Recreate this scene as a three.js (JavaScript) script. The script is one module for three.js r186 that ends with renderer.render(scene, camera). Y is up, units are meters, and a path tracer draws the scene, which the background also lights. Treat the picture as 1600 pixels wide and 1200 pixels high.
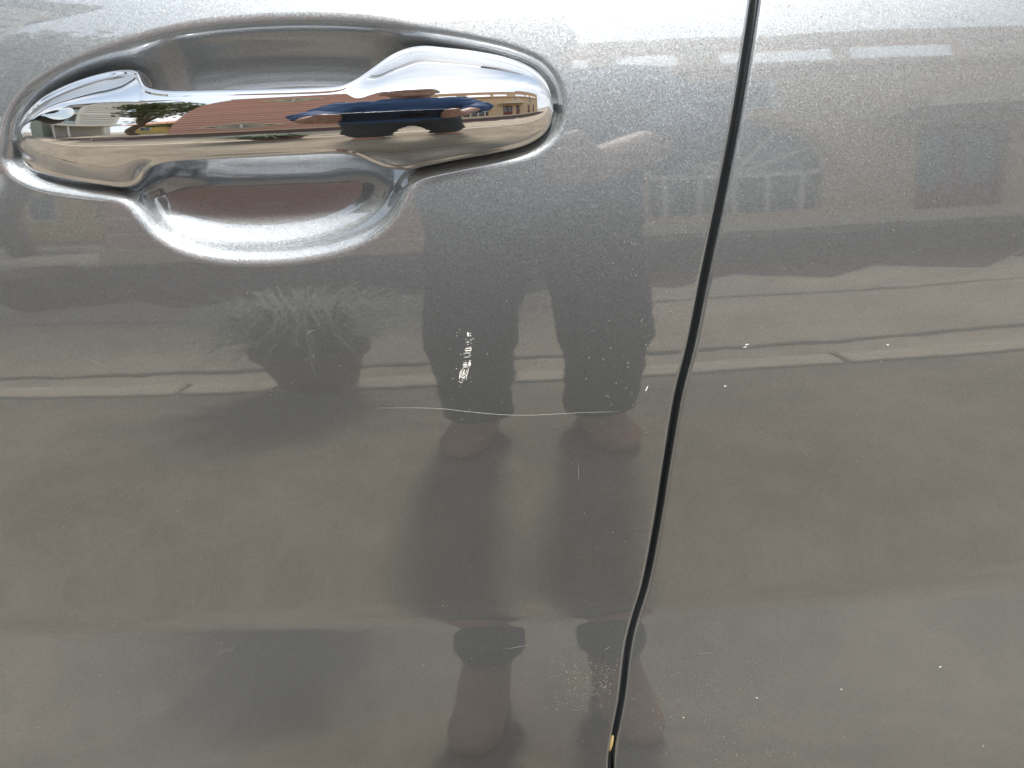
import * as THREE from 'three';
import { MarchingCubes } from 'three/addons/objects/MarchingCubes.js';
import { ImprovedNoise } from 'three/addons/math/ImprovedNoise.js';
import { RoundedBoxGeometry } from 'three/addons/geometries/RoundedBoxGeometry.js';
import { mergeGeometries } from 'three/addons/utils/BufferGeometryUtils.js';

// ---------------------------------------------------------------- camera, sky, sun, exposure
const DEG = Math.PI / 180;
const scene = new THREE.Scene();
const PITCH = 23, ROLL = 2.7, CAM = new THREE.Vector3(0, 1.006, 0.370);
const camera = new THREE.PerspectiveCamera(53.1, 4 / 3, 0.01, 900);
camera.position.copy(CAM);
camera.rotation.order = 'YXZ';
camera.rotation.set(-PITCH * DEG, 0, -ROLL * DEG);
camera.updateMatrixWorld(true);

const SUN_EL = 50, SUN_AZ = 6;
const sunDir = new THREE.Vector3(Math.sin(SUN_AZ * DEG) * Math.cos(SUN_EL * DEG), Math.sin(SUN_EL * DEG), Math.cos(SUN_AZ * DEG) * Math.cos(SUN_EL * DEG));
const noise = new ImprovedNoise();
function fbm(x, y, z, o = 4) { let a = 0, s = 0.5, f = 1; for (let i = 0; i < o; i++) { a += s * noise.noise(x * f + 7.3 * i, y * f + 3.1 * i, z * f); f *= 2.03; s *= 0.5; } return a; }
const sstep = (a, b, x) => { const t = Math.min(1, Math.max(0, (x - a) / (b - a))); return t * t * (3 - 2 * t); };
{ // bright hazy tropical sky: pale blue overhead, thin white cloud and glare round the sun
  const W = 1024, H = 512, d = new Float32Array(W * H * 4), v = new THREE.Vector3();
  for (let j = 0; j < H; j++) for (let i = 0; i < W; i++) {
    const th = ((i + 0.5) / W - 0.5) * 2 * Math.PI, ph = ((j + 0.5) / H - 0.5) * Math.PI;
    v.set(Math.cos(th) * Math.cos(ph), Math.sin(ph), Math.sin(th) * Math.cos(ph));
    const up = Math.max(0, v.y), ang = Math.acos(Math.min(1, v.dot(sunDir))) / DEG;
    const hz = Math.pow(1 - up, 2.2);
    const k = 1 / (0.25 + up);
    const cl = sstep(-0.08, 0.30, fbm(v.x * k * 1.3 + 4, v.z * k * 1.3, 2.2, 5) + 0.05) * sstep(0, 0.15, up);
    const halo = 2.6 * Math.exp(-ang / 9) + 1.25 * Math.exp(-ang / 34);
    const base = [0.36 + 0.55 * hz, 0.50 + 0.46 * hz, 0.70 + 0.30 * hz];
    for (let c = 0; c < 3; c++) {
      let r = base[c] * (1 - 0.75 * cl) + 0.75 * cl * [1.08, 1.08, 1.07][c];
      r += halo * [1.0, 0.99, 0.96][c];
      if (v.y < 0) r = [0.3, 0.28, 0.25][c];
      d[(j * W + i) * 4 + c] = r;
    }
    d[(j * W + i) * 4 + 3] = 1;
  }
  const sky = new THREE.DataTexture(d, W, H, THREE.RGBAFormat, THREE.FloatType);
  sky.mapping = THREE.EquirectangularReflectionMapping; sky.magFilter = THREE.LinearFilter; sky.needsUpdate = true;
  scene.background = sky; scene.environment = sky;
}
const sun = new THREE.DirectionalLight(new THREE.Color(1, 0.955, 0.90), 5);
sun.position.copy(sunDir).multiplyScalar(20); sun.castShadow = true; sun.shadow.radius = 15;
sun.shadow.camera.left = -16; sun.shadow.camera.right = 16; sun.shadow.camera.top = 14; sun.shadow.camera.bottom = -14; sun.shadow.camera.far = 60; sun.shadow.mapSize.set(4096, 4096);
scene.add(sun, sun.target);

const renderer = new THREE.WebGLRenderer({ antialias: true });
renderer.toneMapping = THREE.LinearToneMapping;
renderer.toneMappingExposure = 1.0;
renderer.shadowMap.enabled = true;

// ---------------------------------------------------------------- helpers
let seed = 12345;
const rnd = () => { seed = (seed * 1664525 + 1013904223) >>> 0; return seed / 4294967296; };
const gauss = () => Math.sqrt(-2 * Math.log(rnd() + 1e-9)) * Math.cos(2 * Math.PI * rnd());
const lin = (r, g, b) => new THREE.Color().setRGB(r, g, b);
function curve(pts) { // smooth monotone-ish interpolation through [x, y] nodes
  const n = pts.length, m = new Array(n).fill(0);
  for (let i = 0; i < n; i++) {
    const a = pts[Math.max(0, i - 1)], b = pts[Math.min(n - 1, i + 1)];
    m[i] = (b[1] - a[1]) / (b[0] - a[0]);
  }
  for (let i = 0; i < n - 1; i++) { const s = (pts[i + 1][1] - pts[i][1]) / (pts[i + 1][0] - pts[i][0]); if (Math.abs(s) < 1e-12) { m[i] = m[i + 1] = 0; } else { for (const k of [i, i + 1]) { if (m[k] / s < 0) m[k] = 0; if (m[k] / s > 3) m[k] = 3 * s; } } }
  return x => {
    if (x <= pts[0][0]) return pts[0][1] + (x - pts[0][0]) * 0;
    if (x >= pts[n - 1][0]) return pts[n - 1][1];
    let i = 0; while (x > pts[i + 1][0]) i++;
    const h = pts[i + 1][0] - pts[i][0], t = (x - pts[i][0]) / h, t2 = t * t, t3 = t2 * t;
    return (2 * t3 - 3 * t2 + 1) * pts[i][1] + (t3 - 2 * t2 + t) * h * m[i] + (-2 * t3 + 3 * t2) * pts[i + 1][1] + (t3 - t2) * h * m[i + 1];
  };
}
const used = {};
function nameOf(base) { if (!(base in used)) { used[base] = 0; return base; } used[base]++; return base + '_' + String(used[base]).padStart(3, '0'); }
function shade(o) { o.castShadow = true; o.receiveShadow = true; return o; }
function mesh(parent, name, geo, mat, p, r) { const m = shade(new THREE.Mesh(geo, mat)); m.name = parent === scene ? nameOf(name) : name; if (p) m.position.set(...p); if (r) m.rotation.set(...r); parent.add(m); return m; }
function thing(name, label, category, p = [0, 0, 0], ry = 0, group) { const g = new THREE.Group(); g.name = nameOf(name); g.position.set(...p); g.rotation.y = ry; g.userData = { label, category }; if (group) g.userData.group = group; scene.add(g); return g; }
function struct(name, geo, mat, p, r) { const m = mesh(scene, name, geo, mat, p, r); m.userData.kind = 'structure'; return m; }
const boxCache = {};
function box(parent, name, x0, x1, y0, y1, z0, z1, mat) {
  const key = [x1 - x0, y1 - y0, z1 - z0].map(v => v.toFixed(4)).join();
  const g = boxCache[key] || (boxCache[key] = new THREE.BoxGeometry(x1 - x0, y1 - y0, z1 - z0));
  return mesh(parent, name, g, mat, [(x0 + x1) / 2, (y0 + y1) / 2, (z0 + z1) / 2]);
}
function tex(n, fn, srgb = false, h = n) {
  const d = new Uint8Array(n * h * 4);
  for (let j = 0; j < h; j++) for (let i = 0; i < n; i++) { const c = fn(i, j); const o = (j * n + i) * 4; d[o] = Math.max(0, Math.min(255, c[0])); d[o + 1] = Math.max(0, Math.min(255, c[1])); d[o + 2] = Math.max(0, Math.min(255, c[2])); d[o + 3] = 255; }
  const t = new THREE.DataTexture(d, n, h); t.wrapS = t.wrapT = THREE.RepeatWrapping; t.magFilter = THREE.LinearFilter; t.minFilter = THREE.LinearFilter; if (srgb) t.colorSpace = THREE.SRGBColorSpace; t.needsUpdate = true; return t;
}
const toS = v => 255 * (v <= 0.0031308 ? 12.92 * v : 1.055 * Math.pow(v, 1 / 2.4) - 0.055);
// tiling value noise
function tileNoise(per, sd) { const N = per, a = new Float32Array(N * N); let s = sd; for (let i = 0; i < N * N; i++) { s = (s * 1664525 + 1013904223) >>> 0; a[i] = s / 4294967296; } return (x, y) => { const xi = Math.floor(x), yi = Math.floor(y), fx = x - xi, fy = y - yi, u = fx * fx * (3 - 2 * fx), v = fy * fy * (3 - 2 * fy); const g = (p, q) => a[((q % N + N) % N) * N + ((p % N + N) % N)]; return (g(xi, yi) * (1 - u) + g(xi + 1, yi) * u) * (1 - v) + (g(xi, yi + 1) * (1 - u) + g(xi + 1, yi + 1) * u) * v; }; }
function groundTex(n, rgb, amt, speck, sd) {
  const a = tileNoise(8, sd), b = tileNoise(32, sd + 1), c = tileNoise(128, sd + 2);
  return tex(n, (i, j) => { const k = 1 + amt * ((a(i / n * 8, j / n * 8) - 0.5) + 0.7 * (b(i / n * 32, j / n * 32) - 0.5) + 0.5 * (c(i / n * 128, j / n * 128) - 0.5)) + speck * (rnd() - 0.5); return rgb.map(v => toS(Math.max(0, v * k))); }, true);
}
const std = (c, rough = 0.8, extra = {}) => new THREE.MeshStandardMaterial({ color: c, roughness: rough, ...extra });
function pix(px, py) { // direction of a photograph pixel
  const v = new THREE.Vector3(px / 800 - 1, 1 - py / 600, 0.5).unproject(camera); return v.sub(CAM).normalize();
}
function onZ(px, py, z) { const d = pix(px, py), t = (z - CAM.z) / d.z; return [CAM.x + d.x * t, CAM.y + d.y * t]; }

// ---------------------------------------------------------------- the door skin: its vertical section from the tilt of its normals
const tilt = curve([[-330, 34], [-120, 25], [0, 17.5], [45, 14.6], [95, 12.3], [200, 8.3], [340, 5.0], [372, 4.0], [425, 2.4], [520, -0.3], [610, -2.9], [720, -7.1], [800, -9.3], [900, -9.8], [975, -8], [1005, -3], [1032, 5.3], [1100, 6.7], [1190, 7.6], [1300, 5]]);
const prof = []; // [y, z, n] from the top down
{
  let y = null, z = 0;
  for (let r = -330; r <= 1500; r += 2) {
    const e = (-PITCH * DEG) + Math.atan((600 - r) / 1200), n = tilt(r) * DEG;
    if (y === null) { y = CAM.y + (CAM.z + 0.03) * Math.tan(e); z = -0.03; prof.push([y, z]); continue; }
    // go along the section until the ray of this row is met
    const yr = () => CAM.y + (CAM.z - z) * Math.tan(e);
    for (let k = 0; k < 4; k++) { const yn = yr(), dy = yn - y; z -= dy * Math.tan(n); y = yn; }
    prof.push([y, z]);
  }
  // set the fullest point to z = 0
  let mz = -9; for (const p of prof) if (p[0] > 0.75 && p[1] > mz) mz = p[1];
  for (const p of prof) p[1] -= mz;
}
const Y_TOP = prof[0][0], Y_BOT = prof[prof.length - 1][0];
function P0(y) {
  const n = prof.length;
  if (y >= Y_TOP) return prof[0][1] - (y - Y_TOP) * 0.5;
  if (y <= Y_BOT) return prof[n - 1][1] - (Y_BOT - y) * -0.05;
  let a = 0, b = n - 1; while (b - a > 1) { const m = (a + b) >> 1; if (prof[m][0] > y) a = m; else b = m; }
  const t = (prof[a][0] - y) / (prof[a][0] - prof[b][0]);
  return prof[a][1] * (1 - t) + prof[b][1] * t;
}
// a light smoothing of the table
{ for (let k = 0; k < 6; k++) { const c = prof.map(p => p[1]); for (let i = 1; i < prof.length - 1; i++) prof[i][1] = 0.25 * c[i - 1] + 0.5 * c[i] + 0.25 * c[i + 1]; } }
function P(x, y) { // skin with its slight bow along the car and the faint waviness of pressed, painted sheet
  return P0(y) - x * x / 14
    + 0.000036 * noise.noise(x * 24, y * 28, 1.3) + 0.000006 * noise.noise(x * 85, y * 90, 4.1);
}
function onPanel(px, py) { let z = 0, q; for (let k = 0; k < 12; k++) { q = onZ(px, py, z); z = P(q[0], q[1]); } return q; }
function spline(pts, closed, n) { const c = new THREE.CatmullRomCurve3(pts.map(p => new THREE.Vector3(p[0], p[1], 0)), closed, 'centripetal'); return c.getPoints(n).map(v => [v.x, v.y]); }

// the pocket pressed into the skin round and behind the handle
const rimPx = [[12, 235], [20, 187], [44, 150], [85, 120], [140, 94], [200, 71], [260, 54], [330, 42], [420, 35], [500, 34], [570, 38], [650, 52], [730, 66], [800, 83], [846, 105], [870, 138], [875, 172], [864, 206], [836, 230], [780, 246], [710, 260], [655, 274], [634, 290], [624, 312], [604, 343], [574, 367], [525, 387], [465, 399], [400, 403], [340, 400], [285, 387], [245, 363], [218, 332], [198, 311], [175, 303], [120, 296], [60, 285], [24, 268], [11, 250]];
const rim = spline(rimPx.map(p => onPanel(p[0], p[1])), true, 320);
function sdf(x, y) { // [inside distance (positive inside), outward ny at the nearest point]
  let best = 1e9, ny = 0, ins = false;
  for (let i = 0, j = rim.length - 2; i < rim.length - 1; j = i++) {
    const ax = rim[j][0], ay = rim[j][1], bx = rim[i][0] - ax, by = rim[i][1] - ay;
    const t = Math.max(0, Math.min(1, ((x - ax) * bx + (y - ay) * by) / (bx * bx + by * by + 1e-18)));
    const dx = x - ax - bx * t, dy = y - ay - by * t, d = dx * dx + dy * dy;
    if (d < best) { best = d; ny = dy; }
    if ((rim[i][1] > y) !== (rim[j][1] > y) && x < (rim[j][0] - rim[i][0]) * (y - rim[i][1]) / (rim[j][1] - rim[i][1]) + rim[i][0]) ins = !ins;
  }
  const d = Math.sqrt(best); ny = d > 1e-9 ? ny / d : 0;
  return ins ? [d, -ny] : [-d, ny];
}
const RB = { x0: Math.min(...rim.map(p => p[0])) - 0.012, x1: Math.max(...rim.map(p => p[0])) + 0.012, y0: Math.min(...rim.map(p => p[1])) - 0.012, y1: Math.max(...rim.map(p => p[1])) + 0.012 };
const bowlC = onPanel(415, 300), bowlW = 0.062, barY = onPanel(415, 195)[1];
function pocketRaw(x, y) {
  if (x < RB.x0 || x > RB.x1 || y < RB.y0 || y > RB.y1) return 0;
  const [s, ny0] = sdf(x, y);
  const w = 0.0042;
  if (s <= -w) return 0;
  const low = sstep(0.2, -0.75, ny0) * sstep(bowlW + 0.014, bowlW - 0.024, Math.abs(x - bowlC[0])); // the scooped lower lip is shallow, the other walls steep
  const roofed = sstep(0.1, 0.7, ny0) * sstep(bowlW + 0.02, bowlW - 0.012, Math.abs(x - bowlC[0]));
  const m = (1.7 * (1 - roofed) + 0.95 * roofed) * (1 - low) + 1.10 * low;
  const raw = s < w ? m * (s + w) * (s + w) / (4 * w) : m * s;
  const m2 = raw;
  const D = Math.max(0.009, Math.min(0.026, 0.0178 + 0.28 * (y - barY))) + 0.003 * low; // the floor of the cup slopes outwards to its lower lip
  return D * Math.tanh(m2 / D);
}
const PK = { st: 0.0007 }; PK.nx = Math.ceil((RB.x1 - RB.x0) / PK.st) + 2; PK.ny = Math.ceil((RB.y1 - RB.y0) / PK.st) + 2;
{
  const n = PK.nx * PK.ny; PK.d = new Float32Array(n); const s = new Float32Array(n);
  for (let j = 0; j < PK.ny; j++) for (let i = 0; i < PK.nx; i++) { const x = RB.x0 + i * PK.st, y = RB.y0 + j * PK.st; PK.d[j * PK.nx + i] = pocketRaw(x, y); s[j * PK.nx + i] = sdf(x, y)[0]; }
  let b = PK.d.slice(); const R = 5, t = new Float32Array(n);
  for (let pass = 0; pass < 3; pass++) {
    for (let j = 0; j < PK.ny; j++) for (let i = 0; i < PK.nx; i++) { let a = 0; for (let k = -R; k <= R; k++) a += b[j * PK.nx + Math.max(0, Math.min(PK.nx - 1, i + k))]; t[j * PK.nx + i] = a / (2 * R + 1); }
    for (let j = 0; j < PK.ny; j++) for (let i = 0; i < PK.nx; i++) { let a = 0; for (let k = -R; k <= R; k++) a += t[Math.max(0, Math.min(PK.ny - 1, j + k)) * PK.nx + i]; b[j * PK.nx + i] = a / (2 * R + 1); }
  }
  for (let k = 0; k < n; k++) { const w = sstep(0.003, 0.012, s[k]); PK.d[k] = PK.d[k] * (1 - w) + b[k] * w; }
}
function pocket(x, y) {
  const fx = (x - RB.x0) / PK.st, fy = (y - RB.y0) / PK.st, i = Math.floor(fx), j = Math.floor(fy);
  if (i < 1 || j < 1 || i >= PK.nx - 2 || j >= PK.ny - 2) return 0;
  const w = t => [((-0.5 * t + 1) * t - 0.5) * t, (1.5 * t - 2.5) * t * t + 1, ((-1.5 * t + 2) * t + 0.5) * t, (0.5 * t - 0.5) * t * t], a = w(fx - i), b = w(fy - j); let r = 0;
  for (let q = 0; q < 4; q++) for (let p = 0; p < 4; p++) r += a[p] * b[q] * PK.d[(j + q - 1) * PK.nx + i + p - 1];
  return r;
}
function skin(x, y) { return P(x, y) - pocket(x, y); }

// ---------------------------------------------------------------- materials of the car
const FT = 1536, FLAKE_TILE = 0.36;
const flakeN = tex(FT, () => { const s = rnd() < 0.06 ? 2.6 : 1; return [127.5 + 127 * Math.max(-0.7, Math.min(0.7, gauss() * 0.06 * s)), 127.5 + 127 * Math.max(-0.7, Math.min(0.7, gauss() * 0.06 * s)), 252]; });
const flakeC = tex(FT, () => { const k = 0.348 * (1 + 0.10 * gauss()) * (rnd() < 0.006 ? 1.8 : 1); const t = 0.03 * gauss(); return [toS(k * (0.93 + t)), toS(k), toS(k * (1.055 - t))]; }, true);
const paint = new THREE.MeshPhysicalMaterial({ color: 0xffffff, map: flakeC, normalMap: flakeN, normalScale: new THREE.Vector2(1, 1), metalness: 1, roughness: 0.52, clearcoat: 1, clearcoatRoughness: 0.035 });
paint.name = 'grey metallic paint';
const chrome = new THREE.MeshPhysicalMaterial({ color: lin(0.86, 0.86, 0.87), metalness: 1, roughness: 0.025 });
const rubber = std(lin(0.012, 0.013, 0.015), 0.55);
const blackPlastic = std(lin(0.02, 0.02, 0.022), 0.45);

// ---------------------------------------------------------------- grid meshes of the skin
function gridMesh(parent, name, nu, nv, pos, mat, flip) {
  const p = new Float32Array(nu * nv * 3), uv = new Float32Array(nu * nv * 2), nr = new Float32Array(nu * nv * 3), idx = [];
  for (let j = 0; j < nv; j++) for (let i = 0; i < nu; i++) { const q = pos(i, j), k = j * nu + i; p.set(q.slice(0, 3), k * 3); uv[k * 2] = (q[3] ?? q[0]) / FLAKE_TILE; uv[k * 2 + 1] = (q[4] ?? q[1]) / FLAKE_TILE; }
  const a = new THREE.Vector3(), b = new THREE.Vector3(), g = (i, j, v) => { const k = (j * nu + i) * 3; return v.set(p[k], p[k + 1], p[k + 2]); }, c = new THREE.Vector3(), d = new THREE.Vector3();
  for (let j = 0; j < nv; j++) for (let i = 0; i < nu; i++) {
    g(Math.min(nu - 1, i + 1), j, a).sub(g(Math.max(0, i - 1), j, b)); g(i, Math.min(nv - 1, j + 1), c).sub(g(i, Math.max(0, j - 1), d));
    a.cross(c).normalize(); if (flip) a.negate(); nr.set([a.x, a.y, a.z], (j * nu + i) * 3);
    if (i < nu - 1 && j < nv - 1) { const k = j * nu + i; if (!flip) idx.push(k, k + 1, k + nu + 1, k, k + nu + 1, k + nu); else idx.push(k, k + nu + 1, k + 1, k, k + nu, k + nu + 1); }
  }
  const geo = new THREE.BufferGeometry(); geo.setAttribute('position', new THREE.BufferAttribute(p, 3)); geo.setAttribute('normal', new THREE.BufferAttribute(nr, 3)); geo.setAttribute('uv', new THREE.BufferAttribute(uv, 2)); geo.setIndex(idx);
  return mesh(parent, name, geo, mat);
}
// shut line between the two doors
const shutPx = [[1180, 0], [1168, 80], [1150, 190], [1129, 300], [1104, 420], [1080, 540], [1060, 620], [1043, 720], [1027, 820], [1007, 920], [983, 1005], [972, 1090], [955, 1200]];
const shutPts = shutPx.map(p => onPanel(p[0], p[1])).map(q => [q[1], q[0]]).sort((a, b) => a[0] - b[0]);
{ const a = shutPts[0], b = shutPts[shutPts.length - 1]; shutPts.unshift([a[0] - 0.3, a[1] + 0.02]); shutPts.push([b[0] + 0.09, b[1] + 0.016]); }
const shut = curve(shutPts);
const GAP = 0.0019; // half width
function steps(list) { const o = []; for (let k = 0; k < list.length - 1; k++) { const [a, st] = list[k], b = list[k + 1][0], n = Math.max(1, Math.round(Math.abs(b - a) / st)); for (let i = 0; i < n; i++) o.push(a + (b - a) * i / n); } o.push(list[list.length - 1][0]); return o; }
const vRows = steps([[0.30, 0.02], [0.50, 0.004], [0.60, 0.0016], [0.68, 0.003], [RB.y0, 0.00075], [RB.y1, 0.002], [1.05, 0.006], [Y_TOP + 0.004, 0.006]]);
const edgeCols = []; // [distance from the shut line, drop] for the rolled edge and its flange
edgeCols.push([0, 0.016], [0, 0.010], [0, 0.005]);
const ER = 0.0019; for (let k = 0; k <= 8; k++) { const t = k / 8 * Math.PI / 2; edgeCols.push([ER * (1 - Math.cos(t)), ER * (1 - Math.sin(t))]); }

const car = thing('car', 'grey metallic car with a chrome door handle', 'car');
const uIn = shut(0.98) - RB.x1, uOut = shut(0.98) - RB.x0;
const uCols = steps([[ER + 0.0006, 0.0022], [uIn, 0.00075], [uOut, 0.003], [0.42, 0.02], [1.06, 0.02]]);
const colsF = [...edgeCols, ...uCols.map(u => [u, 0])];
const frontDoor = gridMesh(car, 'front_door', colsF.length, vRows.length, (i, j) => { const c = colsF[i], y = vRows[j], x = shut(y) - GAP - c[0]; return [x, y, skin(x, y) - c[1]]; }, paint, true);
const rCols = [...edgeCols, ...steps([[ER + 0.0006, 0.003], [0.42, 0.02], [0.95, 0.02]]).map(u => [u, 0])];
const vRows2 = steps([[0.30, 0.02], [0.50, 0.004], [0.60, 0.002], [0.68, 0.003], [1.05, 0.006], [Y_TOP + 0.004, 0.006]]);
const rearDoor = gridMesh(car, 'rear_door', rCols.length, vRows2.length, (i, j) => { const c = rCols[i], y = vRows2[j], x = shut(y) + GAP + c[0]; return [x, y, P(x, y) - c[1] - 0.0003]; }, paint, false);
// the clear lacquer over the flake paint
const lacquer = new THREE.MeshPhysicalMaterial({ color: 0xffffff, transmission: 1, thickness: 0, roughness: 0.035, ior: 2.3 });
for (const d of [frontDoor, rearDoor]) { const g = d.geometry.clone(), p = g.attributes.position, n = g.attributes.normal; for (let i = 0; i < p.count; i++) p.setXYZ(i, p.getX(i) + n.getX(i) * 0.00006, p.getY(i) + n.getY(i) * 0.00006, p.getZ(i) + n.getZ(i) * 0.00006); mesh(d, 'clear_lacquer', g, lacquer); }
// rubber seal and jamb seen down in the shut line
{
  const n = 60, rows = []; for (let k = 0; k <= n; k++) rows.push(0.31 + (Y_TOP - 0.31) * k / n);
  const sec = []; for (let k = 0; k <= 12; k++) { const t = -1 + 2 * k / 12; sec.push([t * 0.0045, -0.0085 - 0.004 * t * t]); }
  gridMesh(car, 'door_seal', sec.length, rows.length, (i, j) => { const y = rows[j], x = shut(y) + sec[i][0]; return [x, y, P(x, y) + sec[i][1] + 0.0006 * noise.noise(y * 40, 0, i)]; }, std(lin(0.016, 0.019, 0.021), 0.38), false);
}

// ---------------------------------------------------------------- chrome handle
// height above the skin at which its outline is read
const zRead = curve([[18, -0.003], [60, 0.003], [150, 0.011], [300, 0.016], [650, 0.018], [780, 0.011], [830, 0.005], [866, -0.002]]);
const hp = (a, b) => onZ(a, b, zRead(a));
const axA = hp(20, 234), axB = hp(864, 192);
const axisY = x => axA[1] + (axB[1] - axA[1]) * (x - axA[0]) / (axB[0] - axA[0]);
const topPx = [[18, 228], [22, 200], [34, 176], [52, 156], [80, 138], [115, 123], [150, 114], [178, 111], [195, 114], [206, 122], [216, 133], [232, 139], [260, 142], [330, 141], [420, 139], [500, 136.5], [530, 133], [552, 124], [575, 107], [600, 88], [625, 77], [650, 73], [690, 76], [740, 82], [790, 92], [825, 105], [848, 122], [860, 142], [865, 166]];
const botPx = [[18, 234], [22, 255], [34, 266], [60, 275], [100, 285], [140, 293], [170, 297], [185, 295], [198, 287], [212, 274], [230, 264], [260, 256], [300, 252], [360, 249], [440, 245], [510, 242], [540, 244], [560, 250], [580, 261], [600, 269], [625, 271], [660, 264], [720, 251], [780, 239], [820, 227], [846, 211], [860, 192], [865, 172]];
const hTop = curve(topPx.map(p => hp(...p)).map(q => [q[0], q[1] - axisY(q[0])]));
const hBot = curve(botPx.map(p => hp(...p)).map(q => [q[0], q[1] - axisY(q[0])]));
const HX0 = hp(18, 231)[0], HX1 = hp(865, 169)[0];
const xOf = px => hp(px, 232 - (px - 20) * 42 / 845)[0];
// tilt of the front along its height (mm -> degrees) and bow along its length
const vt = curve([[-24, -52], [-12, -44], [-5, -34], [-2, -25], [0.6, -14], [3, -5.5], [5.2, 0], [8, 4.2], [11.5, 9.2], [15, 14.2], [17.8, 18.8], [18.8, 25], [19.8, 34], [21.5, 41], [25, 43], [40, 42]]);
const cTab = []; { let z = 0; for (let k = 0; k <= 400; k++) { cTab[400 + k] = -z; z += 0.1e-3 * Math.tan(vt(k / 10 + 0.05) * DEG); } z = 0; for (let k = 0; k <= 400; k++) { cTab[400 - k] = z; z += 0.1e-3 * Math.tan(vt(-k / 10 - 0.05) * DEG); } }
const core = e => { const f = Math.max(0, Math.min(799.999, e * 1e4 + 400)), i = Math.floor(f); return cTab[i] * (1 - f + i) + cTab[i + 1] * (f - i); };
const ht = curve([[15, -46], [40, -37], [95, -26], [150, -14], [200, -8.5], [280, -4.5], [440, -0.5], [560, 3.5], [640, 6.5], [700, 10], [780, 19], [820, 28], [850, 42], [866, 56]]);
const bTab = []; { const N = 400; let z = 0; for (let k = 0; k <= N; k++) { const x = HX0 + (HX1 - HX0) * k / N, px = 18 + 847 * k / N; bTab.push(z); z -= (HX1 - HX0) / N * Math.tan(ht(px) * DEG); } const mx = Math.max(...bTab); for (let k = 0; k <= N; k++) bTab[k] -= mx; }
const bow = x => { const f = Math.max(0, Math.min(399.999, (x - HX0) / (HX1 - HX0) * 400)), i = Math.floor(f); return bTab[i] * (1 - f + i) + bTab[i + 1] * (f - i); };
const ZF = 0.0185;
const tipFix = [[HX0, xOf(230)], [HX1, xOf(600)]].map(([t, s]) => [t, s, P0(axisY(t)) - t * t / 14 + 0.002 - ZF - bow(t)]);
const bow2 = x => { let z = bow(x); for (const [t, s, d] of tipFix) { const k = Math.max(0, (x - s) / (t - s)); z += d * k * k; } return z; };
const barW = x => Math.min(sstep(xOf(168), xOf(238), x), sstep(xOf(640), xOf(545), x)); // 1 along the bar, 0 on the two ends
function hSec(x) {
  const w = barW(x), ay = axisY(x), cap = 1 - w, yT = hTop(x) + 0.0008 * cap, yB = hBot(x) - 0.0011 * cap;
  const re = Math.min(0.0022, (yT - yB) * 0.2);
  const f = e => ZF + bow2(x) + core(e);
  // ends: the flanks come down to just above the skin
  const tgT = P0(ay + yT) - x * x / 14 + 0.0022, tgB = P0(ay + yB) - x * x / 14 + 0.0022;
  const e0T = Math.min(0.0200, yT * 0.6), e0B = Math.max(-0.006, yB * 0.35);
  const dT = (tgT - f(yT)) * cap, dB = (tgB - f(yB)) * cap;
  const z = e => f(e) + (e > e0T ? dT * Math.pow((e - e0T) / (yT - e0T), 2) : 0) + (e < e0B ? dB * Math.pow((e - e0B) / (yB - e0B), 2) : 0);
  const pts = [], NF = 64;
  for (let k = 0; k <= NF; k++) { const t = k / NF, tt = t; const e = yB + re + (yT - yB - 2 * re) * tt; pts.push([e, z(e)]); }
  const zt = pts[NF][1], zb0 = pts[0][1];
  for (let k = 1; k <= 5; k++) { const t = k / 5 * Math.PI / 2; pts.push([yT - re + re * Math.sin(t), zt - re * 1.1 * (1 - Math.cos(t))]); }
  const zBackT = w * (zt - 0.012) + cap * (P0(ay + yT) - 0.008), zBackB = w * (zb0 - 0.010) + cap * (P0(ay + yB) - 0.008);
  pts.push([yT, (zt + zBackT) / 2 - re * 0.5]);
  pts.push([yT - re, zBackT]);
  for (let k = 1; k < 6; k++) pts.push([yT - re + (yB - yT + 2 * re) * k / 6, zBackT + (zBackB - zBackT) * k / 6 - 0.001 * Math.sin(Math.PI * k / 6)]);
  pts.push([yB + re, zBackB]);
  pts.push([yB, (zb0 + zBackB) / 2 - re * 0.5]);
  for (let k = 5; k >= 1; k--) { const t = k / 5 * Math.PI / 2; pts.push([yB + re - re * Math.sin(t), zb0 - re * 1.1 * (1 - Math.cos(t))]); }
  return pts.map(q => [x, ay + q[0], q[1]]);
}
{
  const xs = []; const N = 320; for (let k = 0; k <= N; k++) { const t = k / N; xs.push(HX0 + (HX1 - HX0) * (t + 0.55 * (0.5 - 0.5 * Math.cos(Math.PI * t) - t))); }
  xs[0] += 1e-5; xs[N] -= 1e-5;
  const secs = xs.map(hSec), M = secs[0].length;
  const m = gridMesh(frontDoor, 'door_handle', M + 1, secs.length, (i, j) => secs[j][i % M], chrome, true);
  // the seam of the closed section: average its normals
  const nr = m.geometry.attributes.normal; for (let j = 0; j < secs.length; j++) { const a = new THREE.Vector3().fromBufferAttribute(nr, j * (M + 1)).add(new THREE.Vector3().fromBufferAttribute(nr, j * (M + 1) + M)).normalize(); nr.setXYZ(j * (M + 1), a.x, a.y, a.z); nr.setXYZ(j * (M + 1) + M, a.x, a.y, a.z); }
  m.userData.label = 'mirror bright chrome pull handle';
}

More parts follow.
